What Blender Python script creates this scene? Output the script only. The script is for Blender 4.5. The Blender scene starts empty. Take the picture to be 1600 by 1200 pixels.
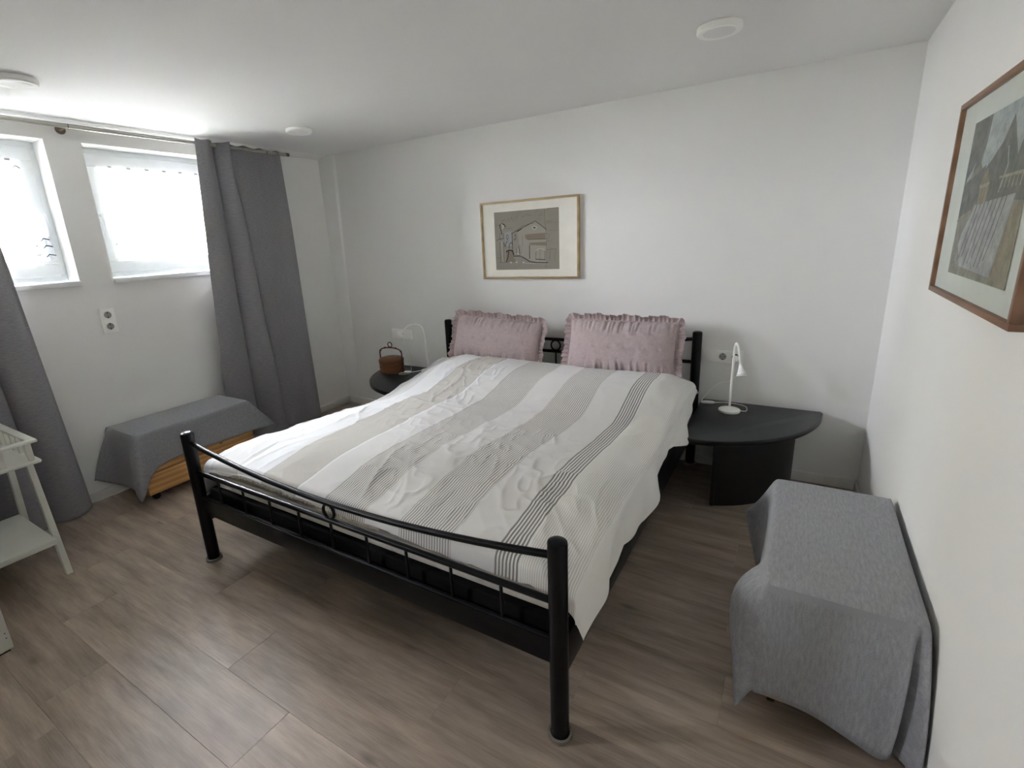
import bpy, bmesh, math, random
import numpy as np
from mathutils import Vector, Matrix
C = bpy.context.scene.collection
SC = bpy.context.scene
PI = math.pi
random.seed(7)
# ------------------------------------------------------------------ camera, world, exposure
def camera():
    yaw, pitch, roll = -0.5652, -0.2649, -0.0522
    cy, sy, cp, sp = math.cos(yaw), math.sin(yaw), math.cos(pitch), math.sin(pitch)
    d = Vector((sy*cp, cy*cp, sp)); r = Vector((cy, -sy, 0)); u = r.cross(d)
    c, s = math.cos(roll), math.sin(roll)
    r2 = c*r + s*u; u2 = -s*r + c*u
    cam = bpy.data.cameras.new('camera'); o = bpy.data.objects.new('camera', cam); C.objects.link(o)
    m = Matrix(((r2.x, u2.x, -d.x, 3.6408), (r2.y, u2.y, -d.y, -3.2182), (r2.z, u2.z, -d.z, 1.4679), (0, 0, 0, 1)))
    o.matrix_world = m
    cam.sensor_width = 36; cam.lens = 773.54/1600*36
    cam.shift_x = 40.2/1600; cam.shift_y = -15.2/1600
    cam.clip_start = 0.05
    SC.camera = o
camera()
SKY = 40.0
w = bpy.data.worlds.new('sky'); SC.world = w; w.use_nodes = True
bgn = w.node_tree.nodes['Background']; bgn.inputs[0].default_value = (0.905, 0.935, 1.0, 1); bgn.inputs[1].default_value = SKY
SC.view_settings.view_transform = 'Standard'; SC.view_settings.look = 'None'
SC.view_settings.exposure = 2.0; SC.view_settings.gamma = 1.0; SC.view_settings.use_curve_mapping = False
SC.cycles.max_bounces = 16; SC.cycles.diffuse_bounces = 12; SC.cycles.transparent_max_bounces = 16
SC.cycles.use_denoising = True; SC.cycles.sample_clamp_indirect = 8
W, H = 4.0366, 2.23
YB = -4.95                      # wall behind the camera
WINS = [(-2.80, -1.943), (-1.765, -0.908), (-4.30, -3.80)]; WZ0, WZ1 = 1.353, 2.134  # last opening is an invented window behind the camera, added for fill light
for k, (a, b) in enumerate(WINS):      # daylight portals in the two seen windows and the added fill window
    l = bpy.data.lights.new('window_portal', 'AREA'); l.shape = 'RECTANGLE'; l.size = WZ1-WZ0; l.size_y = b-a
    l.cycles.is_portal = True
    o = bpy.data.objects.new('window_portal', l); C.objects.link(o)
    o.location = (-0.26, (a+b)/2, (WZ0+WZ1)/2); o.rotation_euler = (0, -PI/2, 0)
# ------------------------------------------------------------------ helpers
ORG = {}
def org(o):
    return ORG.get(o.name, Vector((0, 0, 0)))
def tag(o, label=None, cat=None, group=None, kind=None):
    if label: o['label'] = label
    if cat: o['category'] = cat
    if group: o['group'] = group
    if kind: o['kind'] = kind
    return o
def thing(name, loc, label=None, cat=None, group=None, kind=None):
    o = bpy.data.objects.new(name, None); C.objects.link(o); o.location = loc; o.empty_display_size = 0.1
    ORG[o.name] = Vector(loc)
    return tag(o, label, cat, group, kind)
class G:
    """collects geometry in world coordinates, then links it as one mesh object"""
    def __init__(s): s.v = []; s.f = []; s.mi = []; s.uv = None; s.m = 0
    def add(s, vs, fs):
        n = len(s.v); s.v.extend([tuple(p) for p in vs]); s.f.extend([tuple(i+n for i in f) for f in fs]); s.mi.extend([s.m]*len(fs)); return s
    def box(s, x0, x1, y0, y1, z0, z1, bev=0.0, rot=None):
        if x0 > x1: x0, x1 = x1, x0
        if y0 > y1: y0, y1 = y1, y0
        if z0 > z1: z0, z1 = z1, z0
        if bev <= 0:
            vs = [Vector((x, y, z)) for z in (z0, z1) for y in (y0, y1) for x in (x0, x1)]
            fs = [(0, 2, 3, 1), (4, 5, 7, 6), (0, 1, 5, 4), (2, 6, 7, 3), (0, 4, 6, 2), (1, 3, 7, 5)]
        else:
            bm = bmesh.new(); bmesh.ops.create_cube(bm, size=1)
            for v in bm.verts:
                v.co = Vector(((x0+x1)/2+v.co.x*(x1-x0), (y0+y1)/2+v.co.y*(y1-y0), (z0+z1)/2+v.co.z*(z1-z0)))
            bmesh.ops.bevel(bm, geom=list(bm.edges), offset=min(bev, .49*min(x1-x0, y1-y0, z1-z0)), segments=2, affect='EDGES', profile=.5)
            bm.verts.index_update()
            vs = [v.co.copy() for v in bm.verts]; fs = [tuple(v.index for v in f.verts) for f in bm.faces]; bm.free()
        if rot is not None:
            c = Vector(((x0+x1)/2, (y0+y1)/2, (z0+z1)/2)); vs = [c + rot @ (v-c) for v in vs]
        return s.add(vs, fs)
    def tube(s, pts, r, n=12, caps=True, closed=False):
        pts = [Vector(p) for p in pts]; rs = r if isinstance(r, (list, tuple)) else [r]*len(pts)
        N = len(pts); vs = []; up = None
        for i, p in enumerate(pts):
            if closed: t = pts[(i+1) % N]-pts[i-1]
            else: t = pts[min(i+1, N-1)]-pts[max(i-1, 0)]
            t.normalize()
            if up is None:
                up = Vector((0, 0, 1)) if abs(t.z) < .9 else Vector((1, 0, 0))
            a = up - t*up.dot(t)
            if a.length < 1e-5: a = t.orthogonal()
            a.normalize(); up = a; b = t.cross(a)
            for k in range(n):
                th = 2*PI*k/n; vs.append(p + rs[i]*(math.cos(th)*a+math.sin(th)*b))
        fs = []
        M = N if closed else N-1
        for i in range(M):
            j = (i+1) % N
            for k in range(n):
                k2 = (k+1) % n; fs.append((i*n+k, i*n+k2, j*n+k2, j*n+k))
        if caps and not closed:
            fs.append(tuple(reversed(range(n)))); fs.append(tuple((N-1)*n+k for k in range(n)))
        return s.add(vs, fs)
    def lathe(s, prof, c, n=32, axis=(0, 0, 1)):
        """prof: (radius, height) pairs from bottom to top"""
        ax = Vector(axis).normalized(); a = ax.orthogonal().normalized(); b = ax.cross(a); c = Vector(c)
        vs = []
        for (r, h) in prof:
            for k in range(n):
                th = 2*PI*k/n; vs.append(c+ax*h+r*(math.cos(th)*a+math.sin(th)*b))
        fs = []
        for i in range(len(prof)-1):
            for k in range(n):
                k2 = (k+1) % n; fs.append((i*n+k, i*n+k2, (i+1)*n+k2, (i+1)*n+k))
        if prof[0][0] > 1e-4: fs.append(tuple(reversed(range(n))))
        if prof[-1][0] > 1e-4: fs.append(tuple((len(prof)-1)*n+k for k in range(n)))
        return s.add(vs, fs)
    def prism(s, poly, z0, z1, bev=0):
        """horizontal polygon extruded upwards, anticlockwise"""
        n = len(poly)
        rings = [(0, z0), (0, z1)] if not bev else [(-bev, z0), (0, z0+bev), (0, z1-bev), (-.3*bev, z1-.3*bev), (-bev, z1)]
        P = [Vector((p[0], p[1], 0)) for p in poly]; N = []
        for i in range(n):
            t = (P[(i+1) % n]-P[i-1]).normalized(); N.append(Vector((t.y, -t.x, 0)))
        vs = []
        for o_, z in rings:
            for i in range(n): q = P[i]+N[i]*o_; vs.append((q.x, q.y, z))
        fs = []
        for r in range(len(rings)-1):
            for i in range(n):
                j = (i+1) % n; fs.append((r*n+i, r*n+j, (r+1)*n+j, (r+1)*n+i))
        fs.append(tuple(reversed(range(n)))); fs.append(tuple((len(rings)-1)*n+i for i in range(n)))
        return s.add(vs, fs)
    def grid(s, P, close_u=False):
        """P[i][j] points"""
        nu, nv = len(P), len(P[0]); vs = [p for row in P for p in row]; fs = []
        for i in range(nu-(0 if close_u else 1)):
            i2 = (i+1) % nu
            for j in range(nv-1): fs.append((i*nv+j, i2*nv+j, i2*nv+j+1, i*nv+j+1))
        return s.add(vs, fs)
    def build(s, name, mat, parent=None, smooth=35, base=None, label=None, cat=None, group=None, kind=None, uvs=None, solid=0):
        me = bpy.data.meshes.new(name)
        if parent is not None: o0 = org(parent)
        elif base is not None: o0 = Vector(base)
        else:
            a = np.array(s.v); o0 = Vector(((a[:, 0].min()+a[:, 0].max())/2, (a[:, 1].min()+a[:, 1].max())/2, a[:, 2].min()))
        me.from_pydata([(v[0]-o0.x, v[1]-o0.y, v[2]-o0.z) for v in s.v], [], s.f)
        for m in (mat if isinstance(mat, (list, tuple)) else [mat]): me.materials.append(m)
        if any(s.mi): me.polygons.foreach_set('material_index', s.mi)
        if uvs is not None:
            l = me.uv_layers.new(name='UVMap'); idx = np.zeros(len(me.loops), np.int32); me.loops.foreach_get('vertex_index', idx)
            l.data.foreach_set('uv', np.array(uvs, np.float32)[idx].ravel())
        me.update(); bm = bmesh.new(); bm.from_mesh(me); bmesh.ops.recalc_face_normals(bm, faces=bm.faces); bm.to_mesh(me); bm.free()
        if smooth:
            me.polygons.foreach_set('use_smooth', [True]*len(me.polygons)); me.set_sharp_from_angle(angle=math.radians(smooth))
        o = bpy.data.objects.new(name, me); C.objects.link(o)
        if parent is not None: o.parent = parent; ORG[o.name] = o0
        else: o.location = o0; ORG[o.name] = o0
        if solid:
            md = o.modifiers.new('thickness', 'SOLIDIFY'); md.thickness = solid; md.offset = 0
        return tag(o, label, cat, group, kind)
def crv(pts, n):
    """Catmull-Rom through points"""
    P = [Vector(p) for p in pts]; out = []
    for i in range(len(P)-1):
        p0 = P[max(i-1, 0)]; p1 = P[i]; p2 = P[i+1]; p3 = P[min(i+2, len(P)-1)]
        for k in range(n):
            t = k/n
            out.append(.5*((2*p1)+(p2-p0)*t+(2*p0-5*p1+4*p2-p3)*t*t+(3*p1-p0-3*p2+p3)*t**3))
    out.append(P[-1]); return out
def vnoise(x, y, seed=0):
    rs = np.random.RandomState(seed); T = rs.rand(64, 64)
    xi = np.floor(x).astype(int); yi = np.floor(y).astype(int); fx = x-xi; fy = y-yi
    fx = fx*fx*fx*(fx*(fx*6-15)+10); fy = fy*fy*fy*(fy*(fy*6-15)+10)
    g = lambda a, b: T[a % 64, b % 64]
    return (g(xi, yi)*(1-fx)+g(xi+1, yi)*fx)*(1-fy)+(g(xi, yi+1)*(1-fx)+g(xi+1, yi+1)*fx)*fy
def sst(a, b, x):
    t = np.clip((x-a)/(b-a), 0, 1); return t*t*(3-2*t)
# ------------------------------------------------------------------ materials
def lin(c):
    return tuple((v/255/12.92 if v/255 <= .04045 else ((v/255+.055)/1.055)**2.4) for v in c)+(1,)
class NT:
    def __init__(s, name):
        s.mat = bpy.data.materials.new(name); s.mat.use_nodes = True; s.t = s.mat.node_tree; s.b = s.t.nodes['Principled BSDF']
    def n(s, typ, **kw):
        o = s.t.nodes.new(typ)
        for k, v in kw.items(): setattr(o, k, v)
        return o
    def l(s, a, b): s.t.links.new(a, b)
    def val(s, sock, v):
        if hasattr(v, 'is_linked') or isinstance(v, bpy.types.NodeSocket): s.l(v, sock)
        else: sock.default_value = v
    def m(s, op, a, b=0.0, c=None):
        o = s.n('ShaderNodeMath', operation=op); s.val(o.inputs[0], a); s.val(o.inputs[1], b)
        if c is not None: s.val(o.inputs[2], c)
        return o.outputs[0]
    def mix(s, f, a, b, blend='MIX'):
        o = s.n('ShaderNodeMix', data_type='RGBA', blend_type=blend); s.val(o.inputs[0], f); s.val(o.inputs[6], a); s.val(o.inputs[7], b); return o.outputs[2]
    def noise(s, vec, scale, detail=4, rough=.55):
        o = s.n('ShaderNodeTexNoise'); s.l(vec, o.inputs['Vector']); o.inputs['Scale'].default_value = scale; o.inputs['Detail'].default_value = detail; o.inputs['Roughness'].default_value = rough; return o.outputs['Fac']
    def coord(s, k='Object'): return s.n('ShaderNodeTexCoord').outputs[k]
    def scale(s, vec, sc, rot=(0, 0, 0)):
        o = s.n('ShaderNodeMapping'); s.l(vec, o.inputs[0]); o.inputs['Scale'].default_value = sc; o.inputs['Rotation'].default_value = rot; return o.outputs[0]
    def ramp(s, f, stops):
        o = s.n('ShaderNodeValToRGB'); s.l(f, o.inputs[0]); e = o.color_ramp.elements
        e[0].position, e[0].color = stops[0]; e[1].position, e[1].color = stops[-1]
        for p, c in stops[1:-1]: x = e.new(p); x.color = c
        return o.outputs[0]
    def bump(s, h, strength=.2, dist=.002):
        o = s.n('ShaderNodeBump'); o.inputs['Strength'].default_value = strength; o.inputs['Distance'].default_value = dist; s.l(h, o.inputs['Height']); s.l(o.outputs[0], s.b.inputs['Normal']); return o
    def base(s, c, rough=.6, metal=0, spec=None):
        s.val(s.b.inputs['Base Color'], c); s.val(s.b.inputs['Roughness'], rough); s.b.inputs['Metallic'].default_value = metal
        if spec is not None: s.b.inputs['Specular IOR Level'].default_value = spec
        return s.mat
def plain(name, c, rough=.6, metal=0, spec=None, var=.04, sc=9):
    t = NT(name); f = t.noise(t.coord(), sc, 4, .65); col = t.mix(f, lin([x*(1-var) for x in c]), lin([min(255, x*(1+var)) for x in c])); return t.base(col, rough, metal, spec)
def wallmat(name, c, bs=.25):
    t = NT(name); co = t.coord(); f = t.noise(co, 2.2, 3); g = t.noise(co, 260, 4, .7)
    t.bump(t.m('ADD', g, t.m('MULTIPLY', f, 2)), bs, .0012)
    return t.base(t.mix(f, lin([x-2 for x in c]), lin([x+2 for x in c])), .85, 0, .2)
def fabric(name, c1, c2, uvs=False, weave=900, rough=.9, streak=(1, 1, 1), bs=.3, sheen=.1):
    t = NT(name); co = t.coord('UV' if uvs else 'Object')
    n1 = t.noise(t.scale(co, streak), 60, 5, .7); n2 = t.noise(co, weave*.4, 3, .8); n3 = t.noise(co, 4, 3)
    f = t.m('ADD', t.m('MULTIPLY', n1, .55), t.m('MULTIPLY', n2, .45))
    f = t.ramp(f, [(.36, lin(c1)), (.64, lin(c2))]); f2 = t.mix(t.m('MULTIPLY', n3, .25), f, lin([x*.85 for x in c1]))
    t.bump(n2, bs, .001); t.b.inputs['Sheen Weight'].default_value = sheen
    return t.base(f2, rough, 0, .15)
M = {}
M['wall'] = wallmat('white_wall_paint', (236, 236, 234)); M['ceiling'] = wallmat('white_ceiling_paint', (236, 236, 235), .1)
M['trim'] = plain('white_lacquer_trim', (228, 228, 224), .35)
M['pvc'] = plain('white_window_plastic', (232, 236, 238), .3); M['sillm'] = plain('white_sill', (234, 235, 236), .3)
M['plast'] = plain('white_socket_plastic', (246, 246, 243), .35, var=.01); M['plast2'] = plain('socket_well_plastic', (150, 150, 147), .4, var=.01); M['dark'] = plain('dark_hole', (18, 18, 18), .6)
M['black'] = plain('black_steel', (10, 11, 13), .30, 0, .22, .05)
M['black_lacquer'] = plain('black_lacquer_wood', (24, 26, 29), .3, 0, .4, .05); M['black_matt'] = plain('black_matt_wood', (14, 14, 15), .55)
M['blackfab'] = plain('black_base_fabric', (8, 8, 9), .9, 0, .2)
M['whitem'] = plain('white_lamp_metal', (250, 250, 246), .35, var=.01); M['lens'] = plain('grey_lamp_lens', (90, 90, 90), .3)
M['nickel'] = plain('brushed_nickel', (176, 172, 164), .28, .9); M['bronze'] = plain('dull_bronze', (110, 98, 84), .35, .8)
M['rubber'] = plain('black_castor_rubber', (14, 14, 14), .5); M['clear'] = plain('translucent_glide', (120, 114, 106), .12)
M['whitewood'] = plain('white_painted_wood', (214, 214, 206), .45, var=.03)
M['curtain'] = fabric('grey_curtain_linen', (126, 124, 128), (160, 158, 162), True, 900, streak=(.4, 2.6, 1), bs=.2)
M['cloth'] = fabric('grey_melange_cloth', (134, 135, 139), (172, 173, 178), True, 700, streak=(.5, 2.4, 1), bs=.25)
M['cloth2'] = fabric('grey_table_cloth', (136, 137, 141), (168, 169, 173), True, 700, streak=(1, 1.6, 1), bs=.2)
M['pillow'] = fabric('dusty_pink_cotton', (172, 157, 157), (194, 178, 178), False, 900, sheen=.3, bs=.15)
M['ruffle'] = fabric('dusty_pink_ruffle', (166, 148, 148), (190, 172, 172), False, 900, sheen=.3, bs=.15)
M['mattress'] = fabric('white_mattress_cover', (196, 195, 190), (212, 211, 206)); M['topper'] = fabric('beige_grey_topper', (140, 139, 132), (156, 154, 147))
M['fringe'] = fabric('cream_thread', (205, 198, 184), (228, 222, 210))
M['diffuser'] = plain('opal_lamp_diffuser', (232, 232, 232), .4, var=0)
M['mat'] = plain('cream_passepartout', (238, 236, 226), .9); M['mat2'] = plain('pale_passepartout', (196, 202, 196), .9)
def pine(name, c1, c2, k=1, sc=(1, 12, 12)):
    t = NT(name); co = t.scale(t.coord(), sc); n1 = t.noise(co, 3, 6, .6)
    wv = t.n('ShaderNodeTexWave', wave_type='BANDS', bands_direction='Z'); t.l(co, wv.inputs[0]); wv.inputs['Scale'].default_value = 1.1; wv.inputs['Distortion'].default_value = 6; wv.inputs['Detail'].default_value = 3
    vo = t.n('ShaderNodeTexVoronoi'); t.l(t.scale(t.coord(), (3.2, 3.2, 8)), vo.inputs[0]); vo.inputs['Scale'].default_value = 1.6
    knot = t.m('LESS_THAN', vo.outputs['Distance'], .09)
    c = t.mix(wv.outputs[1], lin(c1), lin(c2)); c = t.mix(t.m('MULTIPLY', n1, .4), c, lin([x*.75 for x in c1]))
    if k: c = t.mix(t.m('MULTIPLY', knot, .75), c, lin((62, 34, 16)))
    return t.base(c, .45, 0, .4)
M['pine'] = pine('varnished_pine', (204, 148, 90), (228, 182, 122), 1, (9, .5, 9)); M['oak'] = pine('light_oak_frame', (176, 152, 112), (196, 172, 132), 0, (3, 3, 3))
M['oak2'] = pine('reddish_wood_frame', (128, 94, 72), (148, 112, 88), 0, (3, 3, 3))
M['cane'] = pine('brown_bamboo_cane', (88, 52, 30), (124, 80, 48), 0, (4, 4, 30)); M['cane2'] = pine('dark_red_cane', (70, 34, 24), (96, 52, 36), 0, (8, 8, 8))
def plankmat():
    t = NT('greyed_oak_laminate'); oi = t.n('ShaderNodeObjectInfo'); rnd = oi.outputs['Random']
    co = t.coord(); ad = t.n('ShaderNodeVectorMath', operation='ADD'); t.l(co, ad.inputs[0])
    cb = t.n('ShaderNodeCombineXYZ'); t.l(t.m('MULTIPLY', rnd, 37), cb.inputs[0]); t.l(t.m('MULTIPLY', rnd, 91), cb.inputs[1]); t.l(cb.outputs[0], ad.inputs[1])
    v = ad.outputs[0]
    n1 = t.noise(t.scale(v, (.9, 7, 1)), 2.6, 6, .62); n2 = t.noise(t.scale(v, (3, 60, 1)), 3, 4, .6); n3 = t.noise(v, 2.3, 3)
    vo = t.n('ShaderNodeTexVoronoi'); t.l(t.scale(v, (1.1, 2.6, 1)), vo.inputs[0]); vo.inputs['Scale'].default_value = 1.9
    kn = t.m('SUBTRACT', 1, t.m('DIVIDE', vo.outputs['Distance'], .10)); kn = t.m('MAXIMUM', kn, 0)
    f = t.m('ADD', t.m('MULTIPLY', n1, .75), t.m('MULTIPLY', n2, .25))
    c = t.ramp(f, [(.30, lin((112, 100, 90))), (.45, lin((148, 132, 118))), (.57, lin((170, 152, 136))), (.72, lin((190, 172, 155)))])
    c = t.mix(t.m('MULTIPLY', t.m('SUBTRACT', n3, .3), .5), c, lin((128, 121, 115)))
    c = t.mix(t.m('MULTIPLY', kn, .7), c, lin((70, 60, 52)))
    hs = t.n('ShaderNodeHueSaturation'); t.l(c, hs.inputs['Color']); t.l(t.m('ADD', .92, t.m('MULTIPLY', rnd, .16)), hs.inputs['Value'])
    t.bump(n2, .12, .0006)
    return t.base(hs.outputs[0], .42, 0, .5)
M['plank'] = plankmat(); M['under'] = plain('dark_subfloor', (40, 34, 30), .9)
def covermat():
    t = NT('striped_cotton_coverlet'); uv = t.coord('UV'); sp = t.n('ShaderNodeSeparateXYZ'); t.l(uv, sp.inputs[0]); u = sp.outputs[0]
    def band(a, b):
        return t.m('MULTIPLY', t.m('GREATER_THAN', u, a), t.m('LESS_THAN', u, b))
    def lines(period, duty):
        return t.m('LESS_THAN', t.m('FRACT', t.m('DIVIDE', u, period)), duty)
    white = lin((233, 234, 235)); plainc = lin((220, 219, 218)); gl = lin((156, 155, 153)); cl = lin((126, 125, 123)); wl = lin((226, 224, 220))
    n = t.noise(uv, 7, 4); nf = t.noise(uv, 420, 3, .8)
    c = t.mix(t.m('GREATER_THAN', u, 1.99), white, plainc)
    # solid looking pale bands on the window side, ticking stripes towards the other side
    c = t.mix(t.m('MULTIPLY', band(1.36, 1.57), .5), c, lin((205, 203, 198)))
    c = t.mix(band(1.755, 1.975), c, t.mix(lines(.0052, .45), lin((206, 203, 196)), lin((186, 183, 176))))
    for a, b in ((2.147, 2.365), (2.535, 2.755)):
        c = t.mix(band(a, b), c, t.mix(lines(.0112, .52), wl, gl))
    c = t.mix(band(2.925, 3.01), c, t.mix(lines(.0125, .5), wl, cl))
    c = t.mix(t.m('GREATER_THAN', u, 3.01), c, t.mix(lines(.0075, .45), lin((236, 235, 231)), lin((208, 206, 200))))  # paler tones on this side make up for missing bounce light
    c = t.mix(t.m('GREATER_THAN', u, 3.19), c, lin((232, 231, 227)))
    for e in (1.36, 1.57, 1.755, 1.975, 2.147, 2.365, 2.535, 2.755, 2.925):
        c = t.mix(t.m('MULTIPLY', band(e-.0018, e+.0018), .55), c, lin((142, 139, 134)))
    c = t.mix(t.m('MULTIPLY', t.m('SUBTRACT', nf, .35), .22), c, lin((170, 168, 164)))
    t.bump(t.m('ADD', nf, t.m('MULTIPLY', n, 3)), .25, .0012); t.b.inputs['Sheen Weight'].default_value = .15
    return t.base(c, .9, 0, .15)
M['cover'] = covermat()
def sheermat():
    t = NT('white_sheer_voile'); out = t.t.nodes['Material Output']
    tr = t.n('ShaderNodeBsdfTransparent'); tl = t.n('ShaderNodeBsdfTranslucent'); df = t.n('ShaderNodeBsdfDiffuse')
    tl.inputs[0].default_value = (.9, .92, .95, 1); df.inputs[0].default_value = (.9, .92, .94, 1)
    a = t.n('ShaderNodeMixShader'); a.inputs[0].default_value = .5; t.l(tl.outputs[0], a.inputs[1]); t.l(df.outputs[0], a.inputs[2])
    b = t.n('ShaderNodeMixShader'); b.inputs[0].default_value = .5; t.l(tr.outputs[0], b.inputs[1]); t.l(a.outputs[0], b.inputs[2])
    t.l(b.outputs[0], out.inputs[0]); return t.mat
def glassmat():
    t = NT('window_glass'); out = t.t.nodes['Material Output']
    tr = t.n('ShaderNodeBsdfTransparent'); gl = t.n('ShaderNodeBsdfGlossy'); gl.inputs['Roughness'].default_value = .02; tr.inputs[0].default_value = (.975, .975, .975, 1)
    fr = t.n('ShaderNodeFresnel'); fr.inputs[0].default_value = 1.45
    b = t.n('ShaderNodeMixShader'); t.l(fr.outputs[0], b.inputs[0]); t.l(tr.outputs[0], b.inputs[1]); t.l(gl.outputs[0], b.inputs[2])
    t.l(b.outputs[0], out.inputs[0]); return t.mat
M['sheer'] = sheermat(); M['glass'] = glassmat(); M['lace'] = plain('backlit_dark_lace', (40, 42, 46), .9)  # lace colour is darkened to imitate threads seen against the light
M['render'] = plain('cream_house_render', (205, 196, 160), .9); M['blind'] = plain('grey_roller_blind', (120, 125, 128), .7)
M['leaf'] = plain('yellow_green_leaf', (120, 132, 40), .6, var=.3); M['leaf2'] = plain('mid_green_leaf', (70, 98, 44), .6, var=.3); M['gravel'] = plain('pale_paving', (150, 148, 145), .95)
# ------------------------------------------------------------------ room shell
g = G(); T = .30
ya, yb = YB, 0.2
zs = [(-.12, WZ0-.028), (WZ1, H+.1)]
for z0, z1 in zs: g.box(-T, 0, ya, yb, z0, z1)
e_ = ya
for a_, b_ in sorted(WINS): g.box(-T, 0, e_, a_, WZ0-.028, WZ1); e_ = b_
g.box(-T, 0, e_, yb, WZ0-.028, WZ1)
g.build('wall_left', M['wall'], kind='structure', smooth=0)
G().box(0, W+.2, 0, .2, -.12, H+.1).build('wall_back', M['wall'], kind='structure', smooth=0)
G().box(W, W+.2, YB, 0, -.12, H+.1).build('wall_right', M['wall'], kind='structure', smooth=0)
G().box(-T, W+.2, YB-.2, YB, -.12, H+.1).build('wall_front', M['wall'], kind='structure', smooth=0)
G().box(0, W, YB, 0, H, H+.1).build('ceiling', M['ceiling'], kind='structure', smooth=0)
# corner pilaster and flat beam over the window wall
g = G(); g.add([(0, 0, .07), (.135, 0, .07), (.12, -.006, .07), (0, -.012, .07), (0, 0, H), (.19, 0, H), (.165, -.012, H), (0, -.022, H)],
               [(0, 3, 2, 1), (4, 5, 6, 7), (1, 2, 6, 5), (2, 3, 7, 6), (0, 4, 7, 3), (0, 1, 5, 4)])
g.build('trim_1', M['wall'], kind='structure', smooth=0)
g = G(); g.add([(0, 0, H), (.10, 0, H), (.10, YB, H), (0, YB, H), (0, 0, H-.022), (.085, 0, H-.010), (.085, YB, H-.010), (0, YB, H-.022)],
               [(0, 1, 2, 3), (4, 7, 6, 5), (1, 5, 6, 2), (0, 4, 5, 1), (3, 2, 6, 7), (0, 3, 7, 4)])
g.build('trim_2', M['wall'], kind='structure', smooth=0)
def baseboard(name, x0, x1, y0, y1):
    G().box(x0, x1, y0, y1, 0, .06, .004).build(name, M['trim'], kind='structure')
baseboard('baseboard_left', 0, .014, YB, 0); baseboard('baseboard_back', .014, W-.014, -.014, 0)
baseboard('baseboard_right', W-.014, W, YB, 0); baseboard('baseboard_front', .014, W-.014, YB, YB+.014)
# floor of laid planks
fl = G().box(0, W, YB, 0, -.1, -.012).build('floor', M['under'], kind='structure', smooth=0, base=(0, 0, 0))
PWd, PL, gap = .2075, 1.212, .0005
known = {0: None}
row = 0; y1 = 0.0; ys = [-2.92+PWd*k for k in range(-16, 15)]
offs = {}; ys0 = 7
for k, y0 in enumerate(ys): offs[k] = (k*.41 + .17*((k*7) % 5)) % PL
for k_, v_ in {9: 1.56, 10: 1.14, 11: 2.0, 14: 3.562, 18: 3.52, 12: .35, 13: .72, 8: .5}.items(): offs[k_+ys0] = v_ % PL
cache = {}
def plank(x0, x1, y0, y1, z1=0.0):
    key = (round(x1-x0, 4), round(y1-y0, 4))
    if key not in cache:
        Lx, Ly = x1-x0-gap, y1-y0-gap; e = .0006; d = .011
        vs = [(0, 0, -d), (Lx, 0, -d), (Lx, Ly, -d), (0, Ly, -d), (0, 0, -e), (Lx, 0, -e), (Lx, Ly, -e), (0, Ly, -e), (e, e, 0), (Lx-e, e, 0), (Lx-e, Ly-e, 0), (e, Ly-e, 0)]
        fs = [(3, 2, 1, 0), (0, 1, 5, 4), (1, 2, 6, 5), (2, 3, 7, 6), (3, 0, 4, 7), (4, 5, 9, 8), (5, 6, 10, 9), (6, 7, 11, 10), (7, 4, 8, 11), (8, 9, 10, 11)]
        me = bpy.data.meshes.new('plank'); me.from_pydata(vs, [], fs); me.materials.append(M['plank']); cache[key] = me
    o = bpy.data.objects.new('plank', cache[key]); C.objects.link(o); o.parent = fl; o.location = (x0+gap/2, y0+gap/2, 0)
for k, y0 in enumerate(ys):
    y1 = min(y0+PWd, 0); yy0 = max(y0, YB)
    if y1-yy0 < .02: continue
    xs = [0]; x = offs[k]-PL if offs[k] > .02 else 0
    while x < W-.05:
        if x > .05: xs.append(x)
        x += PL
    xs.append(W)
    for a, b in zip(xs[:-1], xs[1:]): plank(a, b, yy0, y1)
# ------------------------------------------------------------------ windows
def window(i, y0, y1, handle_side):
    t = thing('window_%d' % i, (-.17, (y0+y1)/2, WZ0), kind='structure')
    def rect_frame(x0, x1, a0, a1, b0, b1, w_, bev=.003):
        q = G()
        q.box(x0, x1, a0, a1, b0, b0+w_, bev); q.box(x0, x1, a0, a1, b1-w_, b1, bev); q.box(x0, x1, a0, a0+w_, b0+w_, b1-w_, bev); q.box(x0, x1, a1-w_, a1, b0+w_, b1-w_, bev); return q
    rect_frame(-.215, -.150, y0, y1, WZ0, WZ1, .042).build('window_frame', M['pvc'], t)
    sa = rect_frame(-.20, -.130, y0+.034, y1-.034, WZ0+.034, WZ1-.034, .072, .006); s_ = sa.build('sash', M['pvc'], t)
    rect_frame(-.19, -.150, y0+.104, y1-.104, WZ0+.104, WZ1-.104, .010, .002).build('glazing_bead', M['pvc'], s_)
    G().box(-.176, -.170, y0+.106, y1-.106, WZ0+.106, WZ1-.106).build('pane', M['glass'], s_, smooth=0)
    yh = y1-.062 if handle_side > 0 else y0+.062
    q = G(); q.box(-.130, -.120, yh-.015, yh+.015, 1.68, 1.76, .005); q.tube([(-.122, yh, 1.735), (-.085, yh, 1.735)], .011, 12)
    q.tube(crv([(-.090, yh, 1.742), (-.082, yh+.004*handle_side, 1.72), (-.082, yh+.006*handle_side, 1.66), (-.088, yh+.006*handle_side, 1.615)], 6), [.012]*6+[.011]*6+[.009]*6+[.008], 10)
    q.build('handle', M['pvc'], t)
    G().box(-.15, .020, y0-.004, y1+.004, WZ0-.028, WZ0, .004).build('window_sill', M['sillm'], t)
    return t
window(1, *WINS[0], 1); window(2, *WINS[1], -1); window(3, *WINS[2], 1)  # window three is made up, unseen, only lets in extra fill
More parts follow.
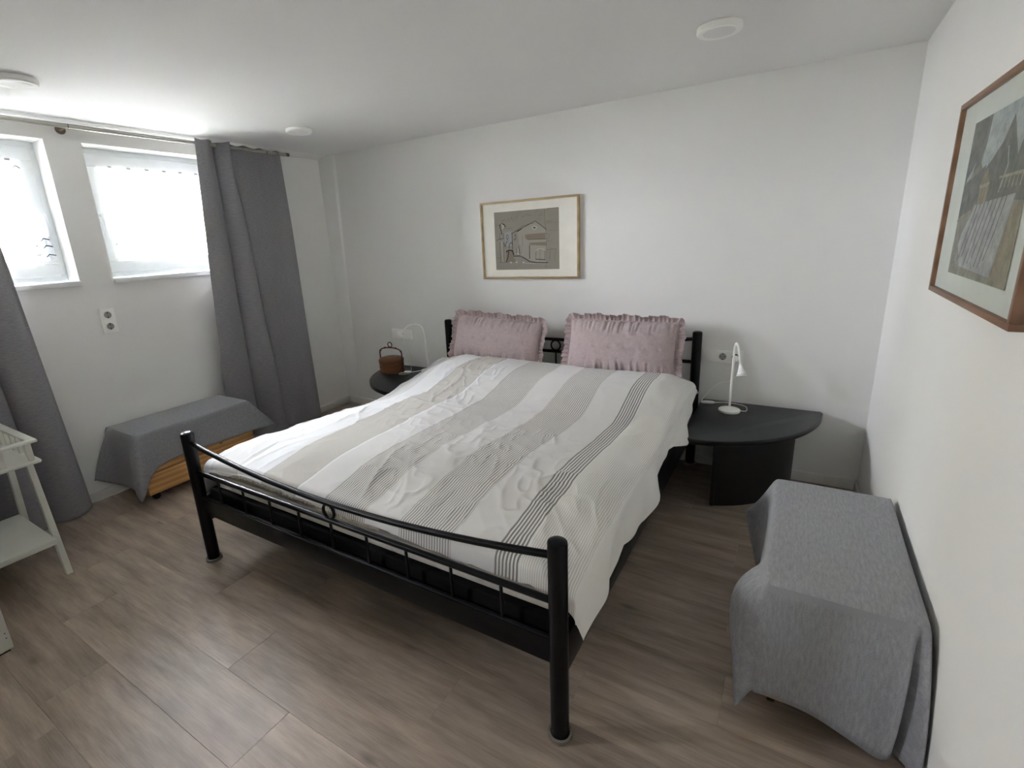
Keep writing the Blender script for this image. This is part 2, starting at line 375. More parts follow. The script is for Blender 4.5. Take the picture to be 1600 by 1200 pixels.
def cafe(y0, y1, label, flare_hi=0):
    """half-height sheer with pleats and lace zigzags, hung on a thin sash rod"""
    base = Vector((-.11, (y0+y1)/2, 1.46)); t = thing('cafe_curtain', base, label, 'sheer curtain', 'sheers on the two small windows')
    nu, nv = 150, 30; P = []; L = y1-y0; z1 = 2.022; z0 = 1.482
    def pos(a, b, off=0):
        y = y0+L*a; z = z1+(z0-z1)*b
        pl = abs(math.sin(PI*a*9))**6
        x = -.112 + (.006+.010*b)*math.sin(a*2*PI*13+.6*math.sin(5*b+a*9)) - .012*pl*(1-b) + off
        y += flare_hi*.055*sst(.25, 1, b)*max(0, (a-.8)/.2) if flare_hi > 0 else 0
        return (x, y, z + .004*math.sin(a*2*PI*9+1)*b)
    for i in range(nu+1): P.append([pos(i/nu, j/nv) for j in range(nv+1)])
    G().grid(P).build('voile', M['sheer'], t, 180)
    q = G()
    def zig(bz, amp, per, r=.0028):
        q = G()
        n = int(L/per)*2; pts = [pos(k/n, (z1-(bz+(amp if k % 2 else -amp)))/(z1-z0), .003) for k in range(n+1)]
        q.tube(pts, r, 4); q.build('lace_zigzag', M['lace'], t, 0)
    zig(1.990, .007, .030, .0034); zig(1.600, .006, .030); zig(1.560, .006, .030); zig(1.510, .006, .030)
    q = G(); q.tube([(-.119, y0-.01, 2.026), (-.119, y1+.012, 2.026)], .0035, 8); q.build('sash_rod', M['whitem'], t)
    for k in range(6):
        y = y0+L*(k+.6)/6; G().box(-.124, -.113, y-.011, y+.011, 2.020, 2.033, .002).build('clip', M['plast2'], t)
cafe(WINS[0][0]+.10, WINS[0][1]-.10, 'white sheer cafe curtain on the window cut by the left edge', 1)
cafe(WINS[1][0]+.104, WINS[1][1]-.10, 'white sheer cafe curtain on the window beside the long grey curtain')
# ------------------------------------------------------------------ outside
G().box(-14, -T, -14, 10, 1.0, 1.22).build('ground_outside', M['gravel'], kind='structure', smooth=0)
hs = thing('house', (-10, 1.5, 1.22), 'cream rendered house with a roller blind seen through the window', 'house')
G().box(-12, -10, -4, 7, 1.22, 6.4).build('wall', M['render'], hs, smooth=0)
q = G(); q.add([(-12.2, -4.3, 6.4), (-9.6, -4.3, 6.4), (-9.6, 7.3, 6.4), (-12.2, 7.3, 6.4), (-12.2, -4.3, 7.6), (-12.2, 7.3, 7.6)], [(0, 3, 2, 1), (1, 2, 5, 4), (0, 4, 5, 3), (0, 1, 4), (2, 3, 5)])
q.build('roof', M['blind'], hs, 0)
for yy, zz in ((2.25, 2.35), (.2, 2.35), (4.4, 2.35), (2.25, 4.3), (.2, 4.3)):
    wf = G().box(-10, -9.93, yy-.45, yy+.45, zz, zz+.9).build('window', M['pvc'], hs, smooth=0)
    q = G()
    for k in range(9): q.box(-9.93, -9.905, yy-.38, yy+.38, zz+.04+k*.094, zz+.04+k*.094+.084)
    q.build('roller_blind', M['blind'], wf, smooth=0)
def shrub(x, y, h, r, mat, label, n=420, seed=1):
    rs = random.Random(seed); t = thing('shrub', (x, y, 1.22), label, 'shrub', 'low shrubs outside the windows'); q = G()
    for k in range(n):
        a = rs.random()*2*PI; rr = r*math.sqrt(rs.random()); z = 1.22+h*(.15+.85*rs.random())*(1-.35*(rr/r)**2)
        c = Vector((x+rr*math.cos(a), y+rr*math.sin(a), z)); d = Vector((rs.uniform(-1, 1), rs.uniform(-1, 1), rs.uniform(-.2, 1))).normalized(); s_ = d.orthogonal().normalized(); L = rs.uniform(.02, .045)
        q.add([c-d*L, c+s_*L*.4, c+d*L, c-s_*L*.4], [(0, 1, 2, 3)])
    tag(q.build('foliage', mat, t, 0), kind='stuff')
    q = G()
    for k in range(5):
        a = k*1.3; q.tube([(x, y, 1.22), (x+.4*r*math.cos(a), y+.4*r*math.sin(a), 1.22+h*.7)], .006, 5)
    q.build('stem', M['cane'], t)
shrub(-1.5, -1.95, .27, .26, M['leaf'], 'low yellow-green shrub outside the window cut by the left edge', seed=1)
shrub(-1.55, -1.48, .27, .20, M['leaf'], 'yellow-green shrub outside, between the two windows', seed=2)
shrub(-1.6, -1.02, .46, .22, M['leaf2'], 'taller green shrub outside the window beside the grey curtain', seed=3)
# ------------------------------------------------------------------ bed
XL, XR, YF, YH = 1.297, 3.157, -2.142, -.052
bed = thing('bed', ((XL+XR)/2, (YF+YH)/2, 0), 'black tubular steel double bed with curved footboard rail and ring', 'bed')
def post(x, y, h):
    r = .028
    o = G().lathe([(r-.003, .008), (r, .012), (r, h-.012), (r*.96, h-.006), (r*.75, h-.0015), (r*.4, h), (0.0001, h+.0005)], (x, y, 0), 28).build('post', M['black'], bed)
    G().lathe([(r+.006, 0), (r+.009, .003), (r+.009, .014), (r+.002, .016), (r+.001, .010)], (x, y, 0), 28).build('floor_glide', M['clear'], o)
for x in (XL, XR): post(x, YF, .680); post(x, YH, .872)
def endboard(y, zt_end, zt_mid, zr, zl, zp0, zp1, tilt=0):
    n = 28; pts = []
    for k in range(n+1):
        a = k/n; x = XL+(XR-XL)*a; s_ = (2*a-1)**2; pts.append((x, y, zt_mid+(zt_end-zt_mid)*s_))
    G().tube(pts, .0115, 14).build('top_rail', M['black'], bed)
    G().tube([(XL, y, zr), (XR, y, zr)], .011, 14).build('cross_rail', M['black'], bed)
    xm = (XL+XR)/2; R_ = (zt_mid-zr-.022)/2+.003
    G().tube([(xm+R_*math.cos(2*PI*k/28), y, (zt_mid+zr)/2+R_*math.sin(2*PI*k/28)) for k in range(28)], .0060, 8, closed=True).build('ring', M['black'], bed)
    for k in range(1, 10):
        x = XL+(XR-XL)*k/10; G().tube([(x, y, zl), (x, y, zr)], .0055, 8).build('spindle', M['black'], bed)
    G().tube([(XL, y, zl), (XR, y, zl)], .009, 10).build('lower_rail', M['black'], bed)
    G().box(XL+.02, XR-.02, y-.012, y+.012, zp0, zp1, .004).build('end_plate', M['black'], bed)
endboard(YF, .630, .552, .478, .348, .268, .350)
endboard(YH, .826, .766, .680, .400, .268, .400)
for x in (XL, XR): G().box(x-.014, x+.014, YF+.02, YH-.02, .215, .345, .004).build('side_rail', M['black'], bed)
G().box(XL+.03, XR-.03, YF+.03, YH-.03, .300, .385, .01).build('slatted_base', M['blackfab'], bed)
mt = G().box(XL+.06, XR-.03, YF+.05, YH-.06, .386, .455, .018).build('mattress', M['mattress'], label='white mattress lying in the black bed frame', cat='mattress')
tp = G().box(XL+.13, XR-.025, YF+.054, YH-.06, .456, .498, .012).build('mattress_topper', M['topper'], label='grey-beige mattress topper between mattress and striped coverlet', cat='topper')
# coverlet ---------------------------------------------------------
def interp(x, xs, ys): return np.interp(x, xs, ys)
def coverlet():
    x0, x1, y0, y1 = XL-.015, XR+.035, YF+.045, -.165    # edges of the flat part
    sl, sr, sf = .16, .27, .085                     # overhangs: window side, other side, foot
    nu, nv = 400, 420
    Uf = np.linspace(x0-sl, x1+sr, nu+1); Vf = np.linspace(y0-sf, y1, nv+1)
    U, V = np.meshgrid(Uf, Vf, indexing='ij')
    hem_r = np.interp(V, [-2.2, -2.1, -1.9, -1.73, -1.66, -1.44, -1.27, -1.13, -.95, -.72, -.64, -.40, -.24, -.1], [.33, .335, .345, .36, .385, .37, .41, .445, .47, .41, .43, .50, .54, .60])
    T = .565 + .012*np.sin((V+2.1)*2.2) + .098*sst(-.98, -.46, V)*(1-.22*sst(-.30, -.165, V))
    T += -.035*(1-sst(-2.12, -1.80, V))
    # the window side of the quilt sags, lowest around a third from the head
    LP = np.interp(V, [-2.2, -2.05, -1.93, -1.79, -1.59, -1.34, -1.05, -.80, -.52, -.3, -.11], [.485, .50, .512, .508, .492, .47, .462, .47, .515, .56, .60])
    a = (1-sst(x0+.0, x0+.42, U))**1.6; T = T*(1-a)+(LP+.004)*a
    T = T - .03*(sst(x1-.16, x1, U))
    T += .030*(vnoise(U*2.1+5, V*1.9+3, 3)-.5) + .012*(vnoise(U*5+1, V*4.4, 5)-.5)
    # creases
    def ridg(px, py, seed, wx, wy):
        w1 = vnoise(U*3+seed, V*3, seed)-.5; n = vnoise((U*px[0]+V*px[1])+w1*1.6+wx, (U*py[0]+V*py[1])+w1*1.2+wy, seed+1); return (1-np.abs(2*n-1))**3
    m1 = vnoise(U*2.6+9, V*2.2+4, 21); m1 = sst(.45, .75, m1)
    m2 = sst(.5, .8, vnoise(U*3.1+2, V*2.7+8, 33))
    T += .0062*m1*ridg((7, 3), (-2.0, 4.4), 11, 3, 1) + .0048*m2*ridg((3, 8), (-5, 2), 14, 7, 2) + .0042*ridg((20, 7), (-5, 12), 17, 1, 5)*(.25+m1)
    left = 1-sst(1.45, 1.95, U); T += .006*left*ridg((11, -1.6), (1, 2.2), 19, 2, 2)
    T += .004*(vnoise(U*16, V*13, 8)-.5)
    X = U.copy(); Y = V.copy(); Z = T.copy()
    # overhang on the near side
    R_ = .035
    ov = np.clip(U-(x1-R_), 0, None); th = np.clip(ov/R_, 0, PI/2)
    m = U > x1-R_
    fall = np.clip((U-(x1-R_)-R_*PI/2)/(sr+R_-R_*PI/2), 0, 1)
    fold = .022*fall*(np.sin(V*9+1.3)+.6*np.sin(V*21+2+2*fall))*sst(-2.1, -1.7, V)
    X = np.where(m, x1-R_+R_*np.sin(th)+fall*.020+np.maximum(fold, -.012), X)
    ztop = T-R_*(1-np.cos(th)); Z = np.where(m, ztop+(hem_r-(T-R_))*fall*(fall > 0), Z)
    # overhang on the window side
    ov = np.clip((x0+R_)-U, 0, None); th = np.clip(ov/R_, 0, PI/2); m = U < x0+R_
    fall2 = np.clip(((x0+R_)-U-R_*PI/2)/(sl+R_-R_*PI/2), 0, 1)
    X = np.where(m, x0+R_-R_*np.sin(th)-fall2*(.01+.012*np.sin(V*12)), X); Z = np.where(m, T-R_*(1-np.cos(th))-.13*fall2, Z)
    # foot overhang
    ov = np.clip((y0+.03)-V, 0, None); th = np.clip(ov/.03, 0, PI/2); m = V < y0+.03
    f3 = np.clip(((y0+.03)-V-.03*PI/2)/(sf+.03-.03*PI/2), 0, 1)
    side = np.clip(fall, 0, 1)
    hemv = .010+.022*sst(2.1, 2.8, U)+.02*(1-sst(1.30, 1.36, U))+.012*(vnoise(U*6, U*0+1, 4)-.5)+.004*(vnoise(U*60, U*0+3, 6)-.5)
    Y = np.where(m, y0+.03-.03*np.sin(th)*(1-.4*side)-.006*f3, Y); Z = np.where(m, Z-.03*(1-np.cos(th))*(1-side)-hemv*f3*(1-side), Z)
    # head end tucks down behind
    hd = sst(-.22, -.165, V); Z = Z-.05*hd
    Z = np.where((X < x0+.3) & (Z < .44) & (U < x0), np.maximum(Z, .34), Z)
    vs = np.stack([X, Y, Z], -1).reshape(-1, 3); nv1 = nv+1
    i = np.arange(nu)[:, None]*nv1+np.arange(nv)[None, :]
    F = np.stack([i, i+nv1, i+nv1+1, i+1], -1).reshape(-1, 4)
    q = G(); q.v = [tuple(p) for p in vs.tolist()]; q.f = [tuple(f) for f in F.tolist()]; q.mi = [0]*len(q.f)
    uv = np.stack([U, V], -1).reshape(-1, 2)
    base = ((XL+XR)/2, (YF+YH)/2, .52)
    t = thing('coverlet', base, 'white cotton coverlet with grey ticking stripes spread over the bed', 'bedspread')
    q.build('fabric', M['cover'], t, 180, uvs=uv)
    # frayed foot edge
    rs = random.Random(3); q = G()
    hem = [(X[k, 0], Y[k, 0], Z[k, 0]) for k in range(nu+1) if x0+.25 < U[k, 0] < x1-.75]
    for (x, y, z) in hem:
        for r_ in range(3):
            a = Vector((x+rs.uniform(-.003, .003), y-.001, z+.004)); q.tube([a, a+Vector((rs.uniform(-.006, .006), -.003, -rs.uniform(.006, .016)))], .0009, 3, False)
    tag(q.build('fringe', M['fringe'], t, 0), kind='stuff', label='cream frayed threads along the foot hem')
coverlet()
# pillows -----------------------------------------------------------
def pillow(c, w_, h_, tilt, roll, label, seed):
    """rectangular cushion with gathered face, tufts and a ruffle; c = centre"""
    t = thing('pillow', (c[0], c[1], c[2]-h_/2), label, 'pillow', 'dusty pink frilled cushions against the headboard')
    R3 = Matrix.Rotation(roll, 3, 'Y') @ Matrix.Rotation(tilt, 3, 'X')   # local: x right, y depth(-front), z up
    n1, n2 = 110, 64
    def face(sgn):
        a = np.linspace(-1, 1, n1+1); b = np.linspace(-1, 1, n2+1); A, B = np.meshgrid(a, b, indexing='ij')
        puff = np.clip((1-np.abs(A)**3.2), 0, 1)**.55*np.clip((1-np.abs(B)**2.6), 0, 1)**.6
        D = .075*puff
        gath = vnoise(A*34+seed, B*1.1+seed, seed)-.5
        D += .020*gath*sst(.35, 1, np.abs(B))*puff*2.0
        D += .006*(vnoise(A*9+seed, B*6, seed+1)-.5)*puff
        for ix in range(-3, 4):
            for k, bz in enumerate((-.55, 0, .55)):
                ax = (ix+(.5 if k == 1 else 0))/3.4; d2 = ((A-ax)*w_/2)**2+((B-bz)*h_/2)**2; D -= .006*np.exp(-d2/.00010)*(puff > .3)
        xs = A*w_/2*(1-.02*(1-B**2)) ; zs_ = B*h_/2*(1-.05*(1-A**2)) + .004*np.sin(A*40+seed)*np.abs(B)**6
        return xs, sgn*D, zs_
    q = G()
    for s in (-1, 1):
        X, Y, Z = face(s); P = [[Vector(c)+R3 @ Vector((X[i, j], Y[i, j], Z[i, j])) for j in range(n2+1)] for i in range(n1+1)]; q.grid(P)
    q.build('cover', M['pillow'], t, 180)
    # ruffle round the seam
    per = []
    hw, hh = w_/2, h_/2
    N = 560
    for k in range(N):
        s = k/N*(2*(w_+h_))
        if s < w_: p, nn = (-hw+s, hh), (0, 1)
        elif s < w_+h_: p, nn = (hw, hh-(s-w_)), (1, 0)
        elif s < 2*w_+h_: p, nn = (hw-(s-w_-h_), -hh), (0, -1)
        else: p, nn = (-hw, -hh+(s-2*w_-h_)), (-1, 0)
        cx = max(0, 1-min(abs(abs(p[0])-hw) if nn[1] else 9, abs(abs(p[1])-hh) if nn[0] else 9)/.03)
        n_ = Vector((nn[0]+cx*math.copysign(.8, p[0])*abs(nn[1]), 0, nn[1]+cx*math.copysign(.8, p[1])*abs(nn[0]))).normalized()
        per.append((Vector((p[0]*.985, 0, p[1]*.95)), n_, s))
    rs = random.Random(seed); rows = []
    for (p, n_, s) in per:
        ph = s*2*PI/.030+1.4*math.sin(s*17+seed)+.9*math.sin(s*41); amp = .010+.003*math.sin(s*29)
        wd = .040+.005*math.sin(s*31+seed)+.004*math.sin(s*77); row_ = []
        td = Vector((-n_.z, 0, n_.x))
        for j in range(8):
            b = j/7; off = Vector((0, amp*math.sin(ph)*b**.8, 0))+td*(.007*math.cos(ph*1.0+.5)*b)
            row_.append(Vector(c)+R3 @ (p+n_*wd*b+off+Vector((0, -.012*b, 0))))
        rows.append(row_)
    G().grid(rows, close_u=True).build('ruffle', M['ruffle'], t, 180)
    q = G(); q.tube([Vector(c)+R3 @ (p+Vector((0, -.008, 0))) for (p, n_, s) in per[::4]], .004, 6, closed=True); q.build('piping', M['ruffle'], t)
pillow((1.825, -.205, .762), .700, .330, math.radians(-17), math.radians(3.0), 'left dusty pink frilled cushion leaning on the black headboard', 3)
pillow((2.735, -.215, .775), .680, .345, math.radians(-17), math.radians(0.3), 'right dusty pink frilled cushion, beside the lamp table', 9)
# ------------------------------------------------------------------ nightstands (quarter-round tops)
def nightstand(mir, label):
    ox = 3.200 if mir > 0 else 1.254
    t = thing('nightstand', (ox+mir*.25, -.3, 0), label, 'bedside table', 'black quarter-round bedside tables')
    fx = lambda x: ox+mir*x
    poly = [(0, -.004), (0, -.70)]
    for k in range(1, 30):
        th = PI/2*k/30; poly.append((.632*math.sin(th), -.70*math.cos(th)))
    poly += [(.632, -.03), (.622, -.004)]
    pp = [(fx(x), y) for x, y in poly]
    if mir < 0: pp = pp[::-1]
    G().prism(pp, .405, .437, .005).build('tabletop', M['black_lacquer'], t, 50)
    ell = [(.52*math.sin(math.radians(a)), -.56*math.cos(math.radians(a))) for a in np.linspace(18.5, 84, 26)]
    inner = [(x*.955, y*.955) for x, y in ell[::-1]]
    pp = [(fx(x), y) for x, y in ell+inner]
    if mir < 0: pp = pp[::-1]
    G().prism(pp, 0, .405).build('curved_panel', M['black_matt'], t, 40)
    G().box(fx(.145), fx(.165), -.54, -.03, 0, .405, .002).build('side_panel', M['black_matt'], t)
    G().box(fx(.165), fx(.50), -.06, -.04, 0.02, .405, .002).build('back_panel', M['black_matt'], t)
nightstand(1, 'black quarter-round bedside table between the bed and the right wall'); nightstand(-1, 'black quarter-round bedside table on the window side of the bed')
# ------------------------------------------------------------------ lamps
def gooseneck(base, pts, tip_dir, label, cord, switch):
    z = .4375; bx, by = base
    t = thing('table_lamp', (bx, by, z), label, 'lamp', 'white gooseneck reading lamps')
    G().lathe([(.056, 0), (.058, .003), (.058, .012), (.055, .0145), (.03, .022), (.010, .028), (.0001, .029)], (bx, by, z), 40).build('base', M['whitem'], t)
    P = crv(pts, 8)
    tip = P[-1]; d = Vector(tip_dir).normalized()
    G().tube(P, .0058, 10).build('stem', M['whitem'], t)
    sh = G().lathe([(.0065, 0), (.008, .010), (.011, .022), (.017, .042), (.024, .060), (.0265, .068), (.0252, .068), (.021, .055), (.010, .03), (.0001, .028)], tip-d*.006, 28, d).build('lamp_shade', M['whitem'], t)
    G().lathe([(.0001, 0), (.0245, 0), (.0245, .004), (.0001, .005)], tip+d*.054, 24, d).build('lens', M['lens'], sh)
    G().tube(crv(cord, 8), .0022, 6).build('cord', M['whitem'], t)
    s0, s1 = Vector(switch[0]), Vector(switch[1])
    G().tube([s0, s0.lerp(s1, .15), s0.lerp(s1, .5), s0.lerp(s1, .85), s1], [.004, .009, .0105, .009, .004], 10).build('cord_switch', M['whitem'], t)
    return t
lx, ly = 3.375, -.190
gooseneck((lx, ly), [(lx, ly, .46), (lx, ly, .60), (lx+.001, ly, .76), (lx+.003, ly-.002, .815), (lx+.010, ly-.016, .842), (lx+.022, ly-.034, .826), (lx+.034, ly-.050, .775), (lx+.042, ly-.060, .735)], (.22, -.30, -1),
          'white gooseneck lamp with a cone head bent down, near the right wall',
          [(lx+.055, ly+.005, .447), (lx+.085, ly+.03, .441), (lx+.07, ly+.12, .440), (lx-.03, ly+.14, .443), (lx-.10, ly+.10, .446), (lx-.165, ly+.09, .447), (lx-.10, ly+.165, .54), (lx-.02, ly+.17, .575), (lx+.02, ly+.172, .63), (lx+.022, ly+.150, .692)],
          [(lx-.09, ly+.10, .447), (lx-.165, ly+.09, .447)])
lx2, ly2 = 1.095, -.10
gooseneck((lx2, ly2), [(lx2, ly2, .46), (lx2-.005, ly2, .60), (lx2-.012, ly2, .74), (lx2-.022, ly2-.002, .795), (lx2-.05, ly2-.006, .823), (lx2-.10, ly2-.012, .83), (lx2-.155, ly2-.02, .815), (lx2-.21, ly2-.028, .775)], (-.80, -.12, -.62),
          'white gooseneck lamp arched to the left, beside the cane basket',
          [(lx2-.05, ly2-.01, .444), (lx2-.10, ly2-.08, .441), (lx2-.15, ly2-.12, .442), (lx2-.17, ly2-.17, .442), (lx2-.14, ly2-.19, .442), (lx2-.10, ly2-.16, .445), (lx2-.12, ly2-.08, .444), (lx2-.25, ly2+.07, .5), (lx2-.30, ly2+.09, .60), (lx2-.30, ly2+.06, .70)],
          [(lx2-.15, ly2-.13, .449), (lx2-.105, ly2-.10, .449)])
# ------------------------------------------------------------------ cane basket
def basket():
    cx, cy, z = .80, -.215, .4375
    t = thing('basket', (cx, cy, z), 'round brown cane box with lid and arched ring handle on the bedside table', 'basket')
    G().lathe([(.098, 0), (.103, .003), (.103, .010), (.099, .014), (.100, .030), (.102, .045), (.103, .058), (.100, .062), (.102, .066), (.103, .084), (.100, .088), (.090, .088)], (cx, cy, z), 44).build('body', M['cane'], t)
    G().lathe([(.101, .089), (.105, .092), (.105, .106), (.100, .111), (.085, .120), (.060, .127), (.030, .131), (.0001, .132)], (cx, cy, z), 44).build('lid', M['cane'], t)
    q = G(); v = Vector((.94, .10, 0)).normalized()
    c = Vector((cx, cy, z)); h = lambda a, b: c+v*a+Vector((0, 0, b))
    q.tube(crv([h(-.108, .0), h(-.109, .08), h(-.110, .155), h(-.100, .182), h(-.06, .198), h(0, .203), h(.06, .198), h(.100, .182), h(.110, .155), h(.109, .08), h(.108, 0)], 6), .0055, 10)
    for a, b in ((-.104, .175), (.104, .175), (-.055, .200), (.055, .200)): q.lathe([(.0001, -.009), (.007, -.006), (.009, 0), (.007, .006), (.0001, .009)], h(a, b), 10)
    hd = q.build('handle', M['cane2'], t)
    G().tube([h(.020*math.cos(2*PI*k/20), .228+.020*math.sin(2*PI*k/20)) for k in range(20)], .0042, 8, closed=True).build('ring', M['cane2'], hd)
basket()
# ------------------------------------------------------------------ sockets
def socket_set(name, label, origin, ax, up, out, kinds, cat='socket', group=None):
    """kinds along ax: 's' socket, 'b' blank / switch, 'p' socket with a plug in it"""
    O = Vector(origin); ax = Vector(ax); up = Vector(up); out = Vector(out)
    t = thing(name, O, label, cat, group)
    def bx(q, a0, a1, b0, b1, c0, c1, bev=.002):
        R3 = Matrix((ax, out, up)).transposed(); bm = G().box(a0, a1, c0, c1, b0, b1, bev); q.add([O+R3 @ Vector(v) for v in bm.v], bm.f)
    n = len(kinds); L = .071*n+.009; q = G(); bx(q, -L/2, L/2, -.040, .040, 0, .0105); fr = q.build('frame', M['plast'], t)
    for k, kd in enumerate(kinds):
        c = (k-(n-1)/2)*.071; cc = O+ax*c
        q = G(); bx(q, c-.0272, c+.0272, -.0272, .0272, .0107, .0135, .001)
        if kd == 'b': q.build('rocker', M['plast'], t); continue
        q.build('insert', M['plast'], t)
        G().lathe([(.0205, .0137), (.0195, .0143), (.0185, .0141), (.0001, .0139)], cc, 28, out).build('well', M['plast2'], t)
        q = G()
        for a in (-.0095, .0095): q.lathe([(.0028, .0141), (.0028, .0150)], cc+ax*a if abs(ax.z) < .5 else cc+up.cross(out)*a, 10, out)
        for b in (-.017, .017): q.lathe([(.0036, .0141), (.0036, .0151)], cc+(up if abs(ax.z) < .5 else ax)*b, 10, out)
        if kd != 'p': q.build('contact_holes', M['dark'], t)
        else:
            q.build('contact_holes', M['dark'], t)
            G().lathe([(.0185, .0145), (.0185, .030), (.013, .036), (.009, .055), (.004, .058)], cc-up*.004, 20, (out+up*-.15)).build('plug', M['whitem'], t)
socket_set('socket_frame', 'white triple switch and socket frame beside the right bedside lamp', (3.300, -.0005, .718), (1, 0, 0), (0, 0, 1), (0, -1, 0), 'bsp')
socket_set('socket_frame', 'white triple socket frame above the bedside table with the basket', (.757, -.0005, .716), (1, 0, 0), (0, 0, 1), (0, -1, 0), 'bpb')
socket_set('socket_frame', 'white double wall socket under the windows above the draped chest', (.0005, -1.850, 1.1005), (0, 0, -1), (0, 1, 0), (1, 0, 0), 'ss')
# ------------------------------------------------------------------ framed pictures
class Flat:
    """flat artwork on a wall plane; u,v in 0..1"""
    def __init__(s, O, U, V, N, col): s.O, s.U, s.V, s.N = map(Vector, (O, U, V, N)); s.q = G(); s.k = 0; s.col = col; s.h = 0
    def p(s, u, v): return s.O+s.U*u+s.V*v+s.N*s.h
    def poly(s, pts, m):
        s.h += .00002; s.q.m = m; s.q.add([s.p(*a) for a in pts], [tuple(range(len(pts)))])
    def line(s, pts, w_, m):
        s.h += .00002; s.q.m = m; lu, lv = s.U.length, s.V.length
        P = [Vector((a[0]*lu, a[1]*lv)) for a in pts]
        for a, b in zip(P[:-1], P[1:]):
            d = b-a
            if d.length < 1e-6: continue
            d.normalize(); n = Vector((-d.y, d.x))*w_/2; a2 = a-d*w_*.3; b2 = b+d*w_*.3
            s.q.add([s.p(c.x/lu, c.y/lv) for c in (a2-n, b2-n, b2+n, a2+n)], [(0, 1, 2, 3)])
def frame(t, O, U, V, N, lu, lv, fw, fd, mat, matt, recess):
    O, U, V, N = map(Vector, (O, U, V, N))
    def bar(q, a0, a1, b0, b1, c0, c1, bev=.002):
        b_ = G().box(a0, a1, c0, c1, b0, b1, bev); q.add([O+U*v[0]+V*v[2]+N*v[1] for v in b_.v], b_.f)
    q = G(); bar(q, 0, lu, 0, fw, 0, fd); bar(q, 0, lu, lv-fw, lv, 0, fd); bar(q, 0, fw, fw, lv-fw, 0, fd); bar(q, lu-fw, lu, fw, lv-fw, 0, fd); q.build('frame', mat, t)
    q = G(); bar(q, fw*.6, lu-fw*.6, fw*.6, lv-fw*.6, .002, recess, 0); return q.build('passepartout', matt, t, 0)
MD = [plain('ink_paper', (150, 145, 134), .95, var=.06), plain('charcoal', (58, 55, 52), .95), plain('white_chalk', (205, 203, 196), .95), plain('pale_chalk', (158, 158, 160), .95), plain('umber_wash', (136, 126, 113), .95), plain('soft_grey_wash', (163, 158, 148), .95), plain('faint_red_chalk', (128, 92, 88), .95)]
t = thing('framed_drawing', (2.01, -.001, 1.186), 'oak-framed charcoal drawing of a gabled building hung above the bed', 'picture')
pp = frame(t, (1.634, -.001, 1.186), (1, 0, 0), (0, 0, 1), (0, -1, 0), .757, .537, .014, .024, M['oak'], M['mat'], .012)
A = Flat((1.744, -.0135, 1.250), (.502, 0, 0), (0, 0, .402), (0, -1, 0), MD)
def cv(L):   # reads sketch coordinates
    out = []
    for x, y in L:
        v = (982-y)/(698+(x-330)*.03); u = (x-312-(y-315)*.052)/(756-(y-315)*.02); out.append((min(max(u, .005), .995), min(max(v, .005), .995)))
    return out
A.poly([(0, 0), (1, 0), (1, 1), (0, 1)], 0)
A.poly(cv([(600, 520), (800, 405), (925, 510), (945, 900), (760, 880), (640, 800)]), 5)
A.poly(cv([(445, 530), (530, 510), (535, 690), (455, 690)]), 3); A.poly(cv([(690, 565), (925, 550), (928, 620), (700, 615)]), 4); A.poly(cv([(740, 660), (925, 655), (930, 690), (750, 685)]), 4)
A.poly(cv([(470, 745), (545, 740), (560, 830), (600, 890), (470, 890)]), 4); A.poly(cv([(395, 640), (435, 630), (445, 885), (415, 885)]), 5)
